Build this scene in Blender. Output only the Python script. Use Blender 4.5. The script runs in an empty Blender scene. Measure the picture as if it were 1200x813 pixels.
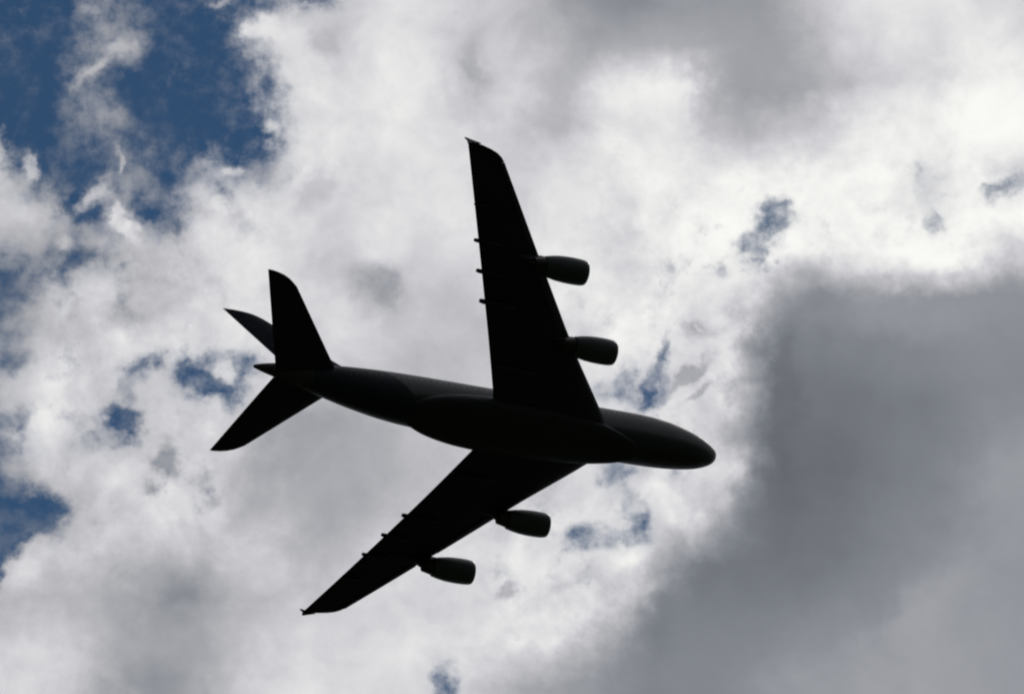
import bpy, bmesh, math
from mathutils import Matrix, Vector

# ------------------------------------------------------------------ camera
scene = bpy.context.scene
COL = scene.collection
ELEV = math.radians(52.0)
FPX = 3500.0                                   # focal length in 1200-wide pixels
right = Vector((1, 0, 0))
fwd = Vector((0, math.cos(ELEV), math.sin(ELEV)))
upv = Vector((0, -math.sin(ELEV), math.cos(ELEV)))
CAM = Vector((0, 0, 1.7))
cam_data = bpy.data.cameras.new('camera')
cam_data.sensor_width = 36.0
cam_data.lens = FPX / 1200.0 * 36.0
cam_data.clip_start = 0.5
cam_data.clip_end = 60000
cam = bpy.data.objects.new('camera', cam_data)
COL.objects.link(cam)
cam.matrix_world = Matrix((
    (right.x, upv.x, -fwd.x, CAM.x),
    (right.y, upv.y, -fwd.y, CAM.y),
    (right.z, upv.z, -fwd.z, CAM.z),
    (0, 0, 0, 1)))
scene.camera = cam
scene.cycles.filter_width = 2.2
scene.cycles.use_adaptive_sampling = True
scene.cycles.adaptive_min_samples = 10
scene.cycles.adaptive_threshold = 0.02

# sun: high behind the clouds, up and to the right of the aircraft
sun_dir = (fwd + 0.257 * right + 0.20 * upv).normalized()
sun_el = math.asin(sun_dir.z)
sun_az = math.atan2(sun_dir.x, sun_dir.y)      # clockwise from +Y
sd = bpy.data.lights.new('sun', 'SUN')
sd.energy = 1.0                                 # veiled by the cloud sheet
sd.angle = math.radians(10)
sd.color = (1.0, 0.95, 0.88)
sun = bpy.data.objects.new('sun', sd)
COL.objects.link(sun)
sun.rotation_euler = (-sun_dir).to_track_quat('-Z', 'Y').to_euler()

scene.view_settings.view_transform = 'Standard'
scene.view_settings.look = 'None'
scene.view_settings.exposure = -0.6
scene.view_settings.gamma = 1.0
scene.view_settings.use_curve_mapping = False

# ------------------------------------------------------------------ world: sky and its clouds
world = bpy.data.worlds.new('World')
scene.world = world
world.use_nodes = True
world.cycles.sampling_method = 'MANUAL'
world.cycles.sample_map_resolution = 256
WT = world.node_tree
WT.nodes.clear()


class Nodes:
    """small helper to wire node trees"""
    def __init__(self, tree):
        self.t = tree

    def new(self, kind, **kw):
        n = self.t.nodes.new(kind)
        for k, v in kw.items():
            setattr(n, k, v)
        return n

    def put(self, sock, v):
        if isinstance(v, bpy.types.NodeSocket):
            self.t.links.new(v, sock)
        elif v is not None:
            sock.default_value = v

    def math(self, op, a, b=None, c=None, clamp=False):
        n = self.new('ShaderNodeMath', operation=op, use_clamp=clamp)
        self.put(n.inputs[0], a)
        self.put(n.inputs[1], b)
        self.put(n.inputs[2], c)
        return n.outputs[0]

    def vec(self, op, a, b=None, scale=None):
        n = self.new('ShaderNodeVectorMath', operation=op)
        self.put(n.inputs[0], a)
        self.put(n.inputs[1], b)
        if scale is not None:
            self.put(n.inputs['Scale'], scale)
        return n.outputs['Value'] if op in ('DOT_PRODUCT', 'LENGTH') else n.outputs[0]

    def xyz(self, x, y, z):
        n = self.new('ShaderNodeCombineXYZ')
        self.put(n.inputs[0], x)
        self.put(n.inputs[1], y)
        self.put(n.inputs[2], z)
        return n.outputs[0]

    def sep(self, v):
        n = self.new('ShaderNodeSeparateXYZ')
        self.put(n.inputs[0], v)
        return n.outputs

    def noise(self, v, scale, detail, rough, lac=2.0, dist=0.0):
        n = self.new('ShaderNodeTexNoise', noise_dimensions='3D')
        self.put(n.inputs['Vector'], v)
        n.inputs['Scale'].default_value = scale
        n.inputs['Detail'].default_value = detail
        n.inputs['Roughness'].default_value = rough
        n.inputs['Lacunarity'].default_value = lac
        n.inputs['Distortion'].default_value = dist
        return n.outputs[0], n.outputs[1]

    def mapr(self, v, a, b, c=0.0, d=1.0, kind='SMOOTHSTEP'):
        n = self.new('ShaderNodeMapRange', interpolation_type=kind)
        self.put(n.inputs['Value'], v)
        n.inputs['From Min'].default_value = a
        n.inputs['From Max'].default_value = b
        self.put(n.inputs['To Min'], c)
        self.put(n.inputs['To Max'], d)
        return n.outputs[0]

    def mix(self, f, a, b):
        n = self.new('ShaderNodeMix', data_type='FLOAT', clamp_factor=True)
        self.put(n.inputs[0], f)
        self.put(n.inputs[2], a)
        self.put(n.inputs[3], b)
        return n.outputs[0]

    def mixc(self, f, a, b):
        n = self.new('ShaderNodeMix', data_type='RGBA', clamp_factor=True)
        self.put(n.inputs[0], f)
        self.put(n.inputs[6], a)
        self.put(n.inputs[7], b)
        return n.outputs[2]


N = Nodes(WT)
tc = N.new('ShaderNodeTexCoord')
D = tc.outputs['Generated']                    # view direction in the world

# A cloud field fixed in the sky: a/b are angular positions (1/3500 rad units)
# about the direction the flight path crosses.
da = N.vec('DOT_PRODUCT', D, tuple(right))
db = N.vec('DOT_PRODUCT', D, tuple(-upv))
dc = N.vec('DOT_PRODUCT', D, tuple(fwd))
dcs = N.math('MAXIMUM', dc, 0.2)
a0 = N.math('MULTIPLY_ADD', N.math('DIVIDE', da, dcs), FPX, 600.0)
b0 = N.math('MULTIPLY_ADD', N.math('DIVIDE', db, dcs), FPX, 406.5)

# turbulence that frays every cloud edge
_, w1 = N.noise(D, 30.0, 5.0, 0.55)
_, w2 = N.noise(D, 120.0, 4.0, 0.6)
w1 = N.vec('SUBTRACT', w1, (0.5, 0.5, 0.5))
w2 = N.vec('SUBTRACT', w2, (0.5, 0.5, 0.5))
w1s = N.sep(w1)
w2s = N.sep(w2)
WA, WB = 70.0, 34.0
a1 = N.math('MULTIPLY_ADD', w1s[0], WA, N.math('MULTIPLY_ADD', w2s[0], WB, a0))
b1 = N.math('MULTIPLY_ADD', w1s[1], WA, N.math('MULTIPLY_ADD', w2s[1], WB, b0))

# broad density of the cloud sheet on a 50-unit lattice (brightness seen from below, 0-255)
LUM = [
 [170,170,170,170,170,175,190,188,200,212,214,200,190,165,142,138,150,150,155,190,205,218,220,210,205],
 [165,165,170,175,165,170,205,218,205,215,218,195,200,180,160,165,165,158,158,172,200,212,215,228,220],
 [165,165,175,165,165,170,190,222,215,218,222,190,205,178,208,222,222,165,156,165,190,205,212,240,232],
 [175,165,165,165,165,165,200,215,222,220,215,212,200,180,210,222,218,190,205,210,222,225,228,250,250],
 [190,175,170,170,170,190,185,212,210,212,215,215,205,208,215,225,220,230,240,243,245,238,225,235,210],
 [200,195,180,190,180,205,220,212,200,212,218,218,205,215,222,222,232,235,235,240,245,242,232,248,253],
 [165,180,165,195,205,215,220,208,198,212,205,205,210,220,215,220,235,235,225,222,232,245,245,225,190],
 [140,190,195,178,195,208,220,220,205,185,195,190,205,215,215,225,232,222,165,150,155,156,155,145,142],
 [170,190,200,200,205,205,215,210,205,200,182,185,190,210,215,222,222,205,130,125,128,130,133,136,136],
 [190,205,205,200,210,215,205,195,190,190,190,190,200,210,210,215,212,200,122,118,120,124,128,132,133],
 [175,208,205,195,208,205,190,160,165,175,190,195,200,205,215,215,212,175,118,114,116,122,126,134,140],
 [165,185,200,200,200,195,175,162,168,172,185,195,205,215,215,215,215,195,116,112,116,122,128,138,150],
 [150,160,190,195,205,205,190,172,168,180,195,205,210,215,215,218,215,150,114,116,122,126,132,140,148],
 [165,195,190,178,175,195,198,185,185,200,208,212,218,215,215,205,135,118,115,118,124,130,138,146,148],
 [185,175,175,165,150,165,185,195,205,208,210,215,218,212,205,140,125,122,122,126,130,138,146,148,146],
 [205,200,190,168,165,175,195,205,210,213,215,215,215,210,185,128,128,128,132,140,146,150,154,152,150],
 [208,208,190,155,152,180,200,208,210,210,205,200,175,155,145,132,132,134,145,152,156,156,155,152,150],
]
# how far the sheet is torn open to the blue (0 closed - 1 open), non-zero on the left only
GAP = [
 [.97,.95,.62,.75,.97,.82,.85,.30,.25,.05],
 [.97,.95,.62,.62,.97,.95,.50,.02],
 [.97,.92,.72,.95,.95,.92,.88,.15],
 [.96,.97,.80,.80,.97,.92,.88,.22],
 [.05,.70,.95,.60,.85,.55,.60,.05],
 [.02,.12,.55,.40,.60,.12],
 [.48,.50,.42,.12],
 [.50,.22],
 [.42,.12],
 [.15,.03],
 [.32,.06],
 [.36,.12],
 [.45,.25,.05],
]
# where the sheet is torn and mottled rather than smooth: centre, radius, weight
TORN = [(110,490,190,1.0), (60,260,130,.9), (830,320,150,.8), (740,470,110,.9), (690,600,110,.9), (1120,225,110,.6),
        (250,170,120,.9), (620,700,110,.5), (200,600,120,.5), (950,250,100,.5)]


def torn(x, y):
    return min(1.0, 0.22 + sum(w * math.exp(-((x - cx) ** 2 + (y - cy) ** 2) / r ** 2) for cx, cy, r, w in TORN))


f_a = N.math('DIVIDE', a1, 1200.0)
acc = None
for j, row in enumerate(LUM):
    gaps = (GAP[j] if j < len(GAP) else []) + [0.0] * 25
    ramp = N.new('ShaderNodeValToRGB')
    cr = ramp.color_ramp
    cr.interpolation = 'CARDINAL'
    for k in range(1, 24):
        cr.elements.new(k / 24.0)
    for k, el in enumerate(cr.elements):
        el.color = (row[k] / 255.0, gaps[k], torn(k * 50, j * 50), 1.0)
    N.put(ramp.inputs[0], f_a)
    if acc is None:
        acc = ramp.outputs[0]
    else:
        f = N.mapr(b1, (j - 1) * 50.0, j * 50.0, kind='LINEAR')
        acc = N.mixc(f, acc, ramp.outputs[0])
fs = N.sep(acc)
lum, gap, torn_f = fs[0], fs[1], fs[2]

# single tears, wisps and smudges: centre, radii, tilt, gap change, brightness change
PUFFS = [
 (232,456,46,38,0,.85,0), (276,464,38,26,10,.66,0), (288,428,34,30,0,.66,0), (246,422,28,20,0,.4,0), (268,440,14,20,20,-.22,8),
 (146,500,30,28,0,.58,-8), (120,512,60,34,-10,.40,-8), (160,462,26,48,15,.45,-5), (150,480,14,10,0,-.2,8), (180,432,32,20,-30,.5,0),
 (191,541,24,20,20,.25,-45), (170,566,18,12,0,.12,-30),
 (24,618,62,46,0,.85,0), (-4,660,22,40,0,.7,0), (52,588,44,26,0,.4,-10), (0,575,38,32,0,.22,-10), (0,510,30,40,0,.12,-6),
 (62,620,22,40,0,.35,0), (14,420,34,24,0,.35,-12),
 (899,257,30,38,15,.58,6), (882,290,32,20,20,.34,4), (868,302,22,12,0,.2,0),
 (1090,212,38,42,10,.34,-4), (1097,256,24,20,0,.40,0), (1186,216,44,28,-12,.62,6), (1155,228,30,16,-20,.3,0),
 (766,452,24,50,18,.62,0), (752,474,34,26,0,.42,0), (776,408,13,28,10,.55,-6), (731,450,20,36,5,.5,0),
 (706,466,22,30,0,.36,0), (800,446,52,9,-48,.15,-40), (812,466,34,8,-40,.1,-35),
 (676,628,42,30,0,.62,0), (735,624,54,24,-6,.40,0), (738,590,24,46,5,.36,0), (722,550,26,34,0,.55,0), (797,560,16,18,0,.2,-10),
 (745,548,30,16,0,.2,-10),
 (522,797,26,30,0,.68,0), (528,772,18,18,0,.2,-4),
 (585,692,20,9,-15,0,-42), (440,328,42,28,0,.22,-26), (449,350,22,20,0,0,-20), (372,215,26,40,20,.08,-22),
 (556,80,16,40,0,0,-16), (385,48,26,18,30,0,-16), (820,385,22,18,0,.16,-34), (820,386,10,8,0,-.1,30),
 (656,688,16,10,0,0,-14), (645,672,14,8,0,0,-12), (365,5,30,16,0,.55,0),
 # bright wisps inside the blue
 (104,82,40,12,-18,-.42,14), (142,55,26,22,0,-.40,14), (112,10,26,18,0,-.15,8), (112,135,30,50,0,-.15,6), (138,142,24,18,0,-.22,8),
 (262,4,20,10,0,-.40,10), (145,190,9,26,0,-.4,16), (42,190,10,22,10,-.40,16), (322,38,40,18,0,-.5,10),
 (112,225,18,34,25,-.45,20), (146,258,16,36,-30,-.50,16), (75,285,14,14,0,-.3,20), (0,170,18,26,0,-.35,10),
 (262,200,34,12,0,-.3,14), (320,150,14,12,0,-.3,10),
 (84,235,14,26,0,.3,-10), (175,240,26,16,0,.25,-20), (205,262,22,14,0,.2,-20), (105,255,22,14,0,.35,-25), (90,310,30,14,-20,.3,-30),
 (22,330,44,30,0,.25,-20), (140,372,30,24,0,.05,-18),
 (50,640,20,18,0,-.4,10), (30,668,22,30,20,-.6,20), (98,625,14,12,0,-.2,0),
 # sunlit margins of the sheet
 (1165,180,90,46,0,0,3), (1170,262,90,26,-6,0,4), (815,105,14,46,0,0,10), (1060,310,90,28,0,0,8), (940,200,60,40,0,0,6),
 (210,690,44,30,0,0,-12), (170,800,60,34,0,0,-6),
 (960,575,90,160,10,0,-4),
 # crisper border of the low grey bank
 (912,410,42,80,4,0,-4), (902,505,38,60,10,0,-3), (850,425,24,70,4,0,12), (850,560,22,50,20,0,12), (970,358,80,20,-3,0,-8), (1090,352,80,20,-6,0,-8),
 (1000,322,60,14,-6,0,10), (1110,312,70,14,-12,0,10), (1190,330,40,22,-15,0,-10), (818,660,40,40,-40,0,-3), (765,715,30,50,40,0,-3), (735,690,22,44,40,0,10),
 (1100,700,120,40,-35,0,6), (1000,740,110,30,-30,0,-5), (1060,470,120,40,10,0,-5), (1150,560,60,70,20,0,6),
]
q = N.xyz(a1, b1, 0.0)
for (x, y, rx, ry, ang, dg, dl) in PUFFS:
    m = N.new('ShaderNodeMapping', vector_type='TEXTURE')
    N.put(m.inputs['Vector'], q)
    m.inputs['Location'].default_value = (x, y, 0)
    m.inputs['Rotation'].default_value = (0, 0, math.radians(ang))
    m.inputs['Scale'].default_value = (rx * 1.6, ry * 1.6, 1)
    g = N.new('ShaderNodeTexGradient', gradient_type='QUADRATIC_SPHERE')
    N.put(g.inputs[0], m.outputs[0])
    g = N.mapr(g.outputs['Fac'], 0.0, 0.75)
    if dg:
        gap = N.math('MULTIPLY_ADD', g, dg, gap)
    if dl:
        lum = N.math('MULTIPLY_ADD', g, dl / 255.0, lum)

# the rest of the sky: broken cloud, brightest towards the sun
r1, _ = N.noise(D, 5.0, 8.0, 0.58, dist=0.6)
r2, _ = N.noise(D, 3.0, 6.0, 0.55)
s_dot = N.vec('DOT_PRODUCT', D, tuple(sun_dir))
glow = N.mapr(s_dot, 0.2, 1.0, 0.34, 0.84)
lum_far = N.math('MULTIPLY_ADD', N.math('SUBTRACT', r2, 0.5), 0.55, glow)
gap_far = N.mapr(r1, 0.52, 0.66)
ex = N.math('DIVIDE', N.math('ABSOLUTE', N.math('SUBTRACT', a0, 600.0)), 600.0)
ey = N.math('DIVIDE', N.math('ABSOLUTE', N.math('SUBTRACT', b0, 406.5)), 406.5)
edge = N.math('MAXIMUM', ex, ey)
edge = N.math('ADD', edge, N.math('MULTIPLY', w1s[2], 0.3))
away = N.math('MAXIMUM', N.mapr(edge, 1.1, 1.6), N.mapr(dc, 0.85, 0.7))
lum = N.mix(away, lum, lum_far)
gap = N.mix(away, gap, gap_far)

# texture: strong in the lit, torn cloud, faint in the smooth grey bank
n1, _ = N.noise(D, 42.0, 7.0, 0.55, dist=0.4)
n2, _ = N.noise(D, 190.0, 5.0, 0.6)
n1 = N.math('SUBTRACT', n1, 0.5)
n2 = N.math('SUBTRACT', n2, 0.5)
torn_f = N.mix(away, torn_f, 0.7)
tex = N.math('ADD', N.math('MULTIPLY', n1, 0.46), N.math('MULTIPLY', n2, 0.12))
rugged = N.math('MULTIPLY', N.mapr(lum, 0.50, 0.80, 0.16, 1.0), N.math('MULTIPLY_ADD', torn_f, 0.6, 0.3))
n3, _ = N.noise(D, 70.0, 5.0, 0.6)
mott = N.math('MULTIPLY', N.mapr(n3, 0.52, 0.76), N.math('MULTIPLY', rugged, torn_f))
lum = N.math('MULTIPLY_ADD', mott, -0.09, lum)
gap = N.math('MULTIPLY_ADD', mott, 0.40, gap)
lum = N.math('MULTIPLY_ADD', tex, rugged, lum)
veil, _ = N.noise(D, 14.0, 5.0, 0.55)
gap = N.math('MINIMUM', gap, N.mapr(veil, 0.35, 0.65, 0.99, 0.82))
g_open = N.math('MULTIPLY', N.math('MULTIPLY', gap, N.math('SUBTRACT', 1.12, gap)), 4.0, clamp=True)
ero = N.math('ADD', N.math('MULTIPLY', n1, 1.0), N.math('MULTIPLY', n2, 0.9))
gap = N.math('MULTIPLY_ADD', N.math('MULTIPLY', ero, g_open), 1.0, gap)
blue = N.mapr(gap, 0.02, 1.02, kind='SMOOTHSTEP')

lum = N.math('MAXIMUM', N.math('SMOOTH_MIN', lum, 0.965, 0.10), 0.1)
lum = N.math('MULTIPLY_ADD', N.mapr(lum, 0.70, 0.86), 0.012, lum)
lum = N.math('ADD', lum, 0.008)
lin = N.math('MULTIPLY', N.math('POWER', lum, 2.2), 2.0 ** 0.6)
tint = N.mixc(N.mapr(lum, 0.45, 0.75), (0.93, 1.0, 1.12, 1), (0.985, 0.985, 1.035, 1))
tint = N.mixc(N.mapr(lum, 0.78, 0.98), tint, (1.0, 0.995, 0.97, 1))
ccol = N.vec('SCALE', tint, scale=lin)

sky = N.new('ShaderNodeTexSky', sky_type='NISHITA')
sky.sun_disc = False
sky.sun_elevation = sun_el
sky.sun_rotation = sun_az
sky.air_density = 1.0
sky.dust_density = 0.0
sky.ozone_density = 1.0
sky.altitude = 1500.0
bg_sky = N.new('ShaderNodeBackground')
N.put(bg_sky.inputs[0], N.vec('MULTIPLY', sky.outputs[0], (0.72, 1.05, 1.16)))   # the film's cooler rendering of blue
bg_sky.inputs[1].default_value = 0.06
bg_cl = N.new('ShaderNodeBackground')
N.put(bg_cl.inputs[0], ccol)
bg_cl.inputs[1].default_value = 1.0
ms = N.new('ShaderNodeMixShader')
N.put(ms.inputs[0], blue)
N.put(ms.inputs[1], bg_cl.outputs[0])
N.put(ms.inputs[2], bg_sky.outputs[0])
wo = N.new('ShaderNodeOutputWorld')
N.put(wo.inputs[0], ms.outputs[0])


# ------------------------------------------------------------------ materials
def material(name, color, rough=0.45, metal=0.0, var=0.15, scale=0.6, spec=0.25):
    m = bpy.data.materials.new(name)
    m.use_nodes = True
    n = Nodes(m.node_tree)
    bsdf = m.node_tree.nodes['Principled BSDF']
    t = n.new('ShaderNodeTexCoord')
    f, _ = n.noise(t.outputs['Object'], scale, 6.0, 0.6)
    dark = tuple(c * (1 - var) for c in color) + (1,)
    lite = tuple(c * (1 + var) for c in color) + (1,)
    n.put(bsdf.inputs['Base Color'], n.mixc(f, dark, lite))
    n.put(bsdf.inputs['Roughness'], n.mapr(f, 0.3, 0.7, rough - 0.06, rough + 0.06, 'LINEAR'))
    bsdf.inputs['Metallic'].default_value = metal
    bsdf.inputs['Specular IOR Level'].default_value = spec
    return m, n, bsdf, t


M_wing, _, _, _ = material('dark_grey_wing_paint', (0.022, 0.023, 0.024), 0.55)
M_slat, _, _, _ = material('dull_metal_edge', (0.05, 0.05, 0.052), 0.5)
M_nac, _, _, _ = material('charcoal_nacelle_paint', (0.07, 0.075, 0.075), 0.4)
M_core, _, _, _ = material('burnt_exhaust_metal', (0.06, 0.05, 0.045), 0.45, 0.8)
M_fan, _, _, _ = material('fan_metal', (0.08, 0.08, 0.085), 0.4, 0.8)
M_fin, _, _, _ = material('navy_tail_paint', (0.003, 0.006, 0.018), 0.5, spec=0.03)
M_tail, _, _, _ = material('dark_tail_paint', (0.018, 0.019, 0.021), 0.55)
M_belly, _, _, _ = material('belly_paint', (0.035, 0.038, 0.034), 0.55)
M_glass, _, _, _ = material('cockpit_glass', (0.01, 0.01, 0.012), 0.3)

# fuselage: grey hull, navy rear with a slanting border, two rows of cabin windows
M_fus, n, bsdf, t = material('fuselage_paint', (0.15, 0.15, 0.15), 0.5)
src = bsdf.inputs['Base Color'].links[0].from_socket
P = n.sep(t.outputs['Object'])
slant = n.math('ADD', P[0], n.math('MULTIPLY', P[2], -0.9))
rear = n.mapr(slant, 14.6, 14.9)
col = n.mixc(rear, src, (0.016, 0.018, 0.026, 1))
low = n.mapr(P[2], -2.9, -2.1, 1.0, 0.0)
col = n.mixc(n.math('MULTIPLY', low, n.math('SUBTRACT', 1.0, rear)), col, (0.035, 0.038, 0.034, 1))
col = n.mixc(n.mapr(P[0], 26.0, 26.6), col, (0.06, 0.056, 0.045, 1))
cell = n.math('ABSOLUTE', n.math('SUBTRACT', n.math('FRACT', n.math('DIVIDE', P[0], 0.9)), 0.5))
inx = n.math('LESS_THAN', cell, 0.15)
row = n.math('ADD', n.math('LESS_THAN', n.math('ABSOLUTE', n.math('SUBTRACT', P[2], 0.25)), 0.19),
             n.math('LESS_THAN', n.math('ABSOLUTE', n.math('SUBTRACT', P[2], 2.55)), 0.19))
span = n.math('MULTIPLY', n.math('GREATER_THAN', P[0], -29.0), n.math('LESS_THAN', P[0], 22.0))
win = n.math('MULTIPLY', n.math('MULTIPLY', inx, row), span)
n.put(bsdf.inputs['Base Color'], n.mixc(win, col, (0.045, 0.045, 0.05, 1)))

M_gnd, n, bsdf, t = material('dark_grass', (0.022, 0.032, 0.014), 0.9, var=0.5, scale=0.02)


# ------------------------------------------------------------------ mesh helpers
def link(name, bm, mat, parent=None, smooth=True):
    me = bpy.data.meshes.new(name)
    bmesh.ops.recalc_face_normals(bm, faces=bm.faces)
    bm.to_mesh(me)
    bm.free()
    me.materials.append(mat)
    if smooth:
        for p in me.polygons:
            p.use_smooth = True
        me.set_sharp_from_angle(angle=math.radians(48))
    o = bpy.data.objects.new(name, me)
    COL.objects.link(o)
    if parent is not None:
        o.parent = parent
    return o


X0 = 36.0                                      # aircraft frame: x metres aft of the nose, minus X0


def loft(bm, rings, cap=True):
    """skin closed rings of equal length"""
    vs = [[bm.verts.new((p[0] - X0, p[1], p[2])) for p in r] for r in rings]
    k = len(vs[0])
    for i in range(len(vs) - 1):
        for j in range(k):
            bm.faces.new((vs[i][j], vs[i][(j + 1) % k], vs[i + 1][(j + 1) % k], vs[i + 1][j]))
    if cap:
        bm.faces.new(vs[0][::-1])
        bm.faces.new(vs[-1])
    return vs


def pchip(xs, ys, x):
    """monotone cubic interpolation"""
    n_ = len(xs)
    h = [xs[i + 1] - xs[i] for i in range(n_ - 1)]
    d = [(ys[i + 1] - ys[i]) / h[i] for i in range(n_ - 1)]
    m = [d[0]] + [0.0] * (n_ - 2) + [d[-1]]
    for i in range(1, n_ - 1):
        if d[i - 1] * d[i] > 0:
            w1_, w2_ = 2 * h[i] + h[i - 1], h[i] + 2 * h[i - 1]
            m[i] = (w1_ + w2_) / (w1_ / d[i - 1] + w2_ / d[i])
    i = 0
    while i < n_ - 2 and x > xs[i + 1]:
        i += 1
    s = (x - xs[i]) / h[i]
    return ((1 + 2 * s) * (1 - s) ** 2 * ys[i] + s * (1 - s) ** 2 * h[i] * m[i]
            + s * s * (3 - 2 * s) * ys[i + 1] + s * s * (s - 1) * h[i] * m[i + 1])


def hull(bm, st, nx, nk, power=2.0):
    xs = [s[0] for s in st]
    rings = []
    for i in range(nx + 1):
        u = i / nx
        u = 0.5 * u + 0.5 * (u * u * (3 - 2 * u))       # denser at both ends
        x = xs[0] + (xs[-1] - xs[0]) * u
        hw = pchip(xs, [s[1] for s in st], x)
        zt = pchip(xs, [s[2] for s in st], x)
        zb = pchip(xs, [s[3] for s in st], x)
        zc, hz = 0.5 * (zt + zb), 0.5 * (zt - zb)
        r = []
        for j in range(nk):
            a = 2 * math.pi * j / nk
            c, s = math.cos(a), math.sin(a)
            e = 2.0 / power
            r.append((x, hw * math.copysign(abs(c) ** e, c), zc + hz * math.copysign(abs(s) ** e, s)))
        rings.append(r)
    loft(bm, rings)


NA = 14


def airfoil(t, camber=0.015, c0=0.0, c1=1.0):
    """closed list of (chord fraction, height fraction), trailing edge first, over the top"""
    def yt(x):
        return 5 * t * (0.2969 * math.sqrt(x) - 0.126 * x - 0.3516 * x * x + 0.2843 * x ** 3 - 0.1015 * x ** 4)
    def yc(x):
        return camber * 4 * x * (1 - x)
    up, lo = [], []
    for i in range(NA + 1):
        u = 0.5 * (1 - math.cos(math.pi * i / NA))
        x = c0 + (c1 - c0) * u
        up.append((x, yc(x) + max(yt(x), 0.001)))
        lo.append((x, yc(x) - max(yt(x), 0.001)))
    return up[::-1] + lo[1:]


def interp(tab, y):
    if y <= tab[0][0]:
        i = 0
    else:
        i = 0
        while i < len(tab) - 2 and y > tab[i + 1][0]:
            i += 1
    (y0, v0), (y1, v1) = tab[i], tab[i + 1]
    return v0 + (v1 - v0) * (y - y0) / (y1 - y0)


# ------------------------------------------------------------------ ground under the viewer
bm = bmesh.new()
R_G = 20000.0
rings_g = [0, 5, 20, 60, 200, 600, 2000, 6000, R_G]
cv = bm.verts.new((0, 0, 0))
prev = None
for r_ in rings_g[1:]:
    cur = [bm.verts.new((r_ * math.cos(2 * math.pi * k / 48), r_ * math.sin(2 * math.pi * k / 48), 0)) for k in range(48)]
    for k in range(48):
        if prev is None:
            bm.faces.new((cv, cur[k], cur[(k + 1) % 48]))
        else:
            bm.faces.new((prev[k], cur[k], cur[(k + 1) % 48], prev[(k + 1) % 48]))
    prev = cur
g_ = link('ground', bm, M_gnd, smooth=False)
g_['kind'] = 'structure'

# ------------------------------------------------------------------ the airliner
plane = bpy.data.objects.new('airliner', None)
COL.objects.link(plane)
plane['label'] = 'four-engined jet airliner in near-black silhouette, flying banked below broken clouds'
plane['category'] = 'airplane'
# attitude: rows give the aircraft axes (aft, starboard, up) in camera right/down/forward
RC = Matrix(((-0.924795, 0.312630, -0.216832), (-0.164884, -0.842939, -0.512121), (-0.342880, -0.437855, 0.831093)))
TC = Vector((-3.7049, 9.5585, 426.3709))
B = Matrix((right, -upv, fwd)).transposed()
rot = B @ RC
plane.matrix_world = Matrix.Translation(CAM + B @ TC) @ rot.to_4x4()

# fuselage
FUS = [(0.0, 0.05, -1.25, -1.35), (0.35, 0.85, -0.5, -2.05), (1.0, 1.4, 0.1, -2.6), (2.0, 1.95, 0.85, -3.05),
       (3.5, 2.5, 1.8, -3.5), (5.5, 2.97, 2.75, -3.8), (8.0, 3.33, 3.55, -4.02), (11.0, 3.52, 4.05, -4.15),
       (14.0, 3.57, 4.2, -4.2), (30.0, 3.57, 4.2, -4.2), (44.0, 3.57, 4.2, -4.2), (48.0, 3.5, 4.2, -4.0),
       (52.0, 3.28, 4.18, -3.35), (56.0, 2.88, 4.1, -2.3), (60.0, 2.3, 3.95, -1.0), (64.0, 1.62, 3.7, 0.3),
       (67.0, 1.05, 3.4, 1.2), (69.0, 0.62, 3.05, 1.75), (70.4, 0.22, 2.65, 2.2)]
bm = bmesh.new()
hull(bm, FUS, 120, 48)
fus = link('fuselage', bm, M_fus, plane)

# cockpit windscreen strip, 3 mm-proud panes following the nose
bm = bmesh.new()
for sgn in (-1, 1):
    for k in range(3):
        quad = []
        for (a, b) in ((0, 0), (1, 0), (1, 1), (0, 1)):
            ang = math.radians(78 - 22 * (k + a * 0.88))
            x = 2.3 + 0.35 * k + 0.3 * a + 1.1 * b
            xs = [s[0] for s in FUS]
            hw = pchip(xs, [s[1] for s in FUS], x)
            zt = pchip(xs, [s[2] for s in FUS], x)
            zb = pchip(xs, [s[3] for s in FUS], x)
            quad.append(((x - X0), sgn * (hw + 0.02) * math.cos(ang), 0.5 * (zt + zb) + (0.5 * (zt - zb) + 0.02) * math.sin(ang)))
        c = sum((Vector(p) for p in quad), Vector()) / 4
        vo = [bm.verts.new(p) for p in quad]
        vi = [bm.verts.new(Vector(p) + Vector((0.25, -0.06 * math.copysign(1, p[1]), -0.12))) for p in quad]
        bm.faces.new(vo)
        bm.faces.new(vi[::-1])
        for i in range(4):
            bm.faces.new((vo[i], vi[i], vi[(i + 1) % 4], vo[(i + 1) % 4]))
link('windscreen', bm, M_glass, fus, smooth=False)

# belly fairing
FAIR = [(14.0, 1.5, -3.6, -4.17), (17.5, 2.8, -2.6, -4.24), (22.0, 3.8, -1.5, -4.38), (28.0, 4.25, -1.0, -4.65),
        (36.0, 4.3, -1.0, -4.8), (40.0, 4.1, -1.2, -4.75), (43.0, 3.7, -1.5, -4.55), (45.5, 3.1, -2.0, -4.3), (48.0, 2.0, -2.9, -4.0)]
bm = bmesh.new()
hull(bm, FAIR, 60, 40, 2.6)
link('belly_fairing', bm, M_belly, plane)

# wings ---------------------------------------------------------------
W_LE = [(2.0, 18.2), (5.3, 20.75), (12.0, 26.25), (16.0, 29.3), (27.2, 37.55), (38.1, 45.45)]
W_TE = [(2.0, 36.2), (5.4, 37.3), (13.6, 40.55), (26.7, 45.9), (39.8, 51.25)]
W_TH = [(2.0, 0.135), (14.0, 0.12), (39.8, 0.095)]
SLAT = 0.55


def wing_z(y):
    return -2.6 + (y - 3.5) * 0.11 + max(0.0, y - 3.5) ** 2 * 0.0012


def slat_back(y):
    return SLAT if (16.3 < y < 24.4 or 27.5 < y < 37.9) else 0.0


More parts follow.
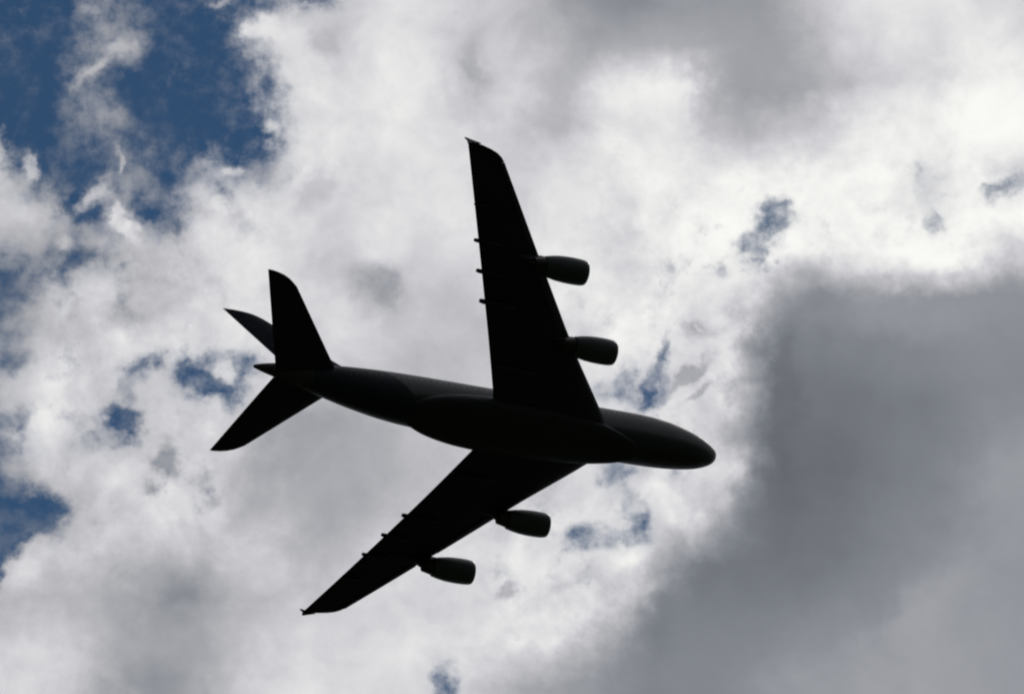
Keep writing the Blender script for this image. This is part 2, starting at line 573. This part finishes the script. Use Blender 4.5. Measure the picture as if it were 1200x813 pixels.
def ring(y, le, te, z, t, sgn, cam_=0.015, c0=0.0, c1=1.0, dz=0.0):
    ch = te - le
    return [(le + ch * cx, sgn * y, z + dz + ch * cz) for cx, cz in airfoil(t, cam_, c0, c1)]


def make_wing(sgn):
    bm = bmesh.new()
    ys = [2.0, 3.5, 5.3, 8.6, 12.0, 14.0, 16.28, 16.32, 19, 21.5, 24.38, 24.42, 26, 27.48, 27.52, 30, 33, 36, 37.88, 37.92]
    rings = []
    for y in ys:
        rings.append(ring(y, interp(W_LE, y) + slat_back(y), interp(W_TE, y), wing_z(y), interp(W_TH, y), sgn))
    for y, le in ((38.5, 45.9), (38.95, 46.6), (39.3, 47.6), (39.6, 48.9), (39.78, 50.3)):
        rings.append(ring(y, le, interp(W_TE, y), wing_z(y), 0.085, sgn))
    loft(bm, rings)
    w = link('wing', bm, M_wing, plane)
    # leading-edge slats, slid forward and down
    for y0, y1 in ((16.3, 24.4), (27.5, 37.9)):
        bm = bmesh.new()
        rs = []
        for k in range(7):
            y = y0 + 0.06 + (y1 - y0 - 0.12) * k / 6
            le, te = interp(W_LE, y), interp(W_TE, y)
            rs.append(ring(y, le, te, wing_z(y), interp(W_TH, y) * 1.02, sgn, 0.015, 0.0, 0.13, -0.10))
        loft(bm, rs)
        link('slat', bm, M_slat, w)
    # flap track fairings hanging under the trailing edge
    for y, ov, ln, dp in ((9.2, -0.2, 6.5, 0.75), (18.2, 0.85, 5.6, 0.62), (22.4, 0.85, 4.8, 0.55), (26.6, 0.7, 4.2, 0.5), (31.5, 0.1, 3.0, 0.32)):
        bm = bmesh.new()
        te = interp(W_TE, y) + ov
        zt = wing_z(y) - 0.12
        st = []
        for u, rw, rd in ((0, .05, .06), (.08, .5, .55), (.25, .85, .95), (.5, 1, 1), (.75, .8, .75), (.92, .8, .7), (1, .6, .45)):
            st.append((te - ln + ln * u, 0.46 * rw * (dp / 0.6), zt - 0.1 * (1 - u), zt - 0.1 * (1 - u) - 2 * dp * rd * (1 - 0.45 * u)))
        rings = []
        for x, hw, z1, z0 in st:
            rings.append([(x, sgn * y + hw * math.cos(2 * math.pi * k / 12), 0.5 * (z0 + z1) + 0.5 * (z1 - z0) * math.sin(2 * math.pi * k / 12)) for k in range(12)])
        loft(bm, rings)
        link('flap_fairing', bm, M_wing, w)
    # arrow-shaped wingtip fence, above and below the tip
    bm = bmesh.new()
    zc = wing_z(39.75)
    side = [(49.3, 0.0), (50.6, 0.45), (51.3, 0.75), (51.6, 0.72), (51.3, 0.0), (51.5, -0.72), (51.2, -0.75), (50.5, -0.45)]
    faces = []
    for off in (-0.06, 0.06):
        faces.append([bm.verts.new((x - X0, sgn * (39.8 + off + abs(z) * 0.08), zc + z)) for x, z in side])
    bm.faces.new(faces[0])
    bm.faces.new(faces[1][::-1])
    for i in range(len(side)):
        j = (i + 1) % len(side)
        bm.faces.new((faces[0][i], faces[0][j], faces[1][j], faces[1][i]))
    link('wingtip_fence', bm, M_wing, w, smooth=False)
    return w


for s_ in (1, -1):
    make_wing(s_)


# engines -------------------------------------------------------------
def lathe(bm, prof, cx, cy, cz, k=36):
    """revolve (x, radius) about the engine axis"""
    rows = []
    for x, r in prof:
        rows.append([bm.verts.new((cx + x - X0, cy + r * math.cos(2 * math.pi * j / k), cz + r * math.sin(2 * math.pi * j / k))) for j in range(k)])
    for i in range(len(rows) - 1):
        for j in range(k):
            bm.faces.new((rows[i][j], rows[i][(j + 1) % k], rows[i + 1][(j + 1) % k], rows[i + 1][j]))
    return rows


def make_engine(cx, cy, cz, le_x, wz):
    # (x from inlet lip, radius): outer cowl back to the fan nozzle, then the inside of the duct forward again
    prof = [(0.0, 1.55), (0.05, 1.64), (0.2, 1.73), (0.6, 1.82), (1.2, 1.87), (2.2, 1.89), (3.2, 1.86), (4.2, 1.78), (5.3, 1.60), (6.2, 1.38),
            (6.2, 1.34), (4.4, 1.5), (3.0, 1.52), (1.4, 1.50), (0.6, 1.44), (0.15, 1.46), (0.0, 1.55)]
    bm = bmesh.new()
    lathe(bm, prof, cx, cy, cz)
    bmesh.ops.remove_doubles(bm, verts=bm.verts, dist=0.001)
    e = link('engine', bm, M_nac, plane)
    bm = bmesh.new()
    lathe(bm, [(4.0, 1.30), (5.6, 1.26), (6.6, 1.12), (7.4, 0.94), (7.8, 0.85), (7.8, 0.80), (7.0, 0.85), (6.0, 0.9)], cx, cy, cz)
    link('exhaust_nozzle', bm, M_core, e)
    bm = bmesh.new()
    lathe(bm, [(6.0, 0.6), (7.4, 0.5), (8.2, 0.28), (8.7, 0.03)], cx, cy, cz, 20)
    link('exhaust_cone', bm, M_core, e)
    bm = bmesh.new()
    lathe(bm, [(0.55, 0.02), (0.75, 0.2), (1.05, 0.36), (1.4, 0.45)], cx, cy, cz, 24)
    link('spinner', bm, M_nac, e)
    bm = bmesh.new()
    nb = 24
    for b in range(nb):
        th = 2 * math.pi * b / nb
        pts = []
        for r, tw in ((0.42, 0.10), (0.95, 0.16), (1.46, 0.20)):
            for dx, dt in ((-0.16, -tw * 0.5 / r), (0.16, tw * 0.5 / r)):
                pts.append((1.25 + dx, r, th + dt))
        v = [[bm.verts.new((cx + x + o - X0, cy + r * math.cos(t_), cz + r * math.sin(t_))) for x, r, t_ in pts] for o in (0, 0.03)]
        for i in (0, 2):
            bm.faces.new((v[0][i], v[0][i + 1], v[0][i + 3], v[0][i + 2]))
            bm.faces.new((v[1][i], v[1][i + 2], v[1][i + 3], v[1][i + 1]))
    link('fan', bm, M_fan, e)
    # pylon: a thin streamlined strut from the cowl top back to the underside of the wing
    bm = bmesh.new()
    rs = []
    top_f, top_b = wz + 0.35, wz - 0.25
    for x, zb, zt, hw in ((cx + 1.3, cz + 1.70, cz + 1.84, 0.06), (cx + 2.2, cz + 1.5, cz + 2.05, 0.22), (cx + 4.0, cz + 1.2, 0.5 * (cz + 2.1 + top_f) , 0.32),
                          (le_x - 0.2, cz + 0.75, top_f, 0.36), (le_x + 2.0, cz + 0.7, wz - 0.1, 0.34), (le_x + 4.0, 0.5 * (cz + 0.9 + wz), wz - 0.15, 0.24), (le_x + 6.2, wz - 0.55, wz - 0.2, 0.08)):
        zm, hz = 0.5 * (zb + zt), 0.5 * (zt - zb)
        rs.append([(x, cy + hw * math.copysign(abs(math.cos(a)) ** 0.6, math.cos(a)), zm + hz * math.copysign(abs(math.sin(a)) ** 0.6, math.sin(a)))
                   for a in [2 * math.pi * (k + 0.5) / 16 for k in range(16)]])
    loft(bm, rs)
    link('pylon', bm, M_wing, e)


for s_ in (1, -1):
    make_engine(22.2, s_ * 14.9, -3.2, interp(W_LE, 14.9), wing_z(14.9))
    make_engine(30.05, s_ * 25.7, -1.8, interp(W_LE, 25.7), wing_z(25.7))

# tailplanes ----------------------------------------------------------
T_LE = [(0.6, 57.9), (3.06, 59.85), (13.4, 68.0)]
T_TE = [(0.6, 67.5), (1.5, 67.85), (15.05, 72.55)]


def tail_z(y):
    return 1.5 + (y - 2) * 0.12


for s_ in (1, -1):
    bm = bmesh.new()
    rs = []
    for y in (0.6, 2, 4, 7, 10, 12, 13.2):
        le = interp(T_LE, y)
        te = interp(T_TE, y)
        cut = te - (te - le) * 0.28                     # front box; the elevator follows
        full = ring(y, le, te, tail_z(y), 0.10, s_, 0.0, 0.0, 0.724)
        rs.append(full)
    for y, le in ((13.7, 68.45), (14.2, 69.15), (14.6, 70.0), (14.85, 70.9), (15.0, 71.8)):
        rs.append(ring(y, le, interp(T_TE, y), tail_z(y), 0.09, s_, 0.0, 0.0, 0.724))
    loft(bm, rs)
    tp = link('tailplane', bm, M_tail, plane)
    bm = bmesh.new()
    rs = []
    for y in (0.6, 4, 7, 10, 12, 13.2, 13.9):
        le, te = interp(T_LE, y), interp(T_TE, y)
        rs.append(ring(y, le, te, tail_z(y), 0.098, s_, 0.0, 0.68, 1.0))
    for y, le in ((14.2, 69.15), (14.6, 70.0), (14.85, 70.9), (15.0, 71.8)):
        rs.append(ring(y, le, interp(T_TE, y), tail_z(y), 0.088, s_, 0.0, 0.68, 1.0))
    loft(bm, rs)
    link('elevator', bm, M_tail, tp)

# fin -----------------------------------------------------------------
F_LE = [(2.5, 51.5), (4.4, 54.6), (16.6, 67.0)]
F_TE = [(2.5, 64.6), (6.5, 66.7), (17.7, 72.75)]


def fin_ring(z, le, te, t, c0, c1):
    ch = te - le
    return [(le + ch * cx, ch * cz, z) for cx, cz in airfoil(t, 0.0, c0, c1)]


FZ = [(z, interp(F_LE, z)) for z in (2.5, 4.4, 6.5, 9, 12, 15, 16.4)] + [(16.9, 67.5), (17.25, 68.2), (17.5, 69.2), (17.65, 70.4), (17.7, 71.4)]
bm = bmesh.new()
loft(bm, [fin_ring(z, le, interp(F_TE, z), 0.10, 0.0, 0.684) for z, le in FZ])
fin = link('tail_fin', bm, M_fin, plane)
bm = bmesh.new()
loft(bm, [fin_ring(z, le, interp(F_TE, z), 0.098, 0.64, 1.0) for z, le in FZ if z > 4.3])
link('rudder', bm, M_fin, fin)
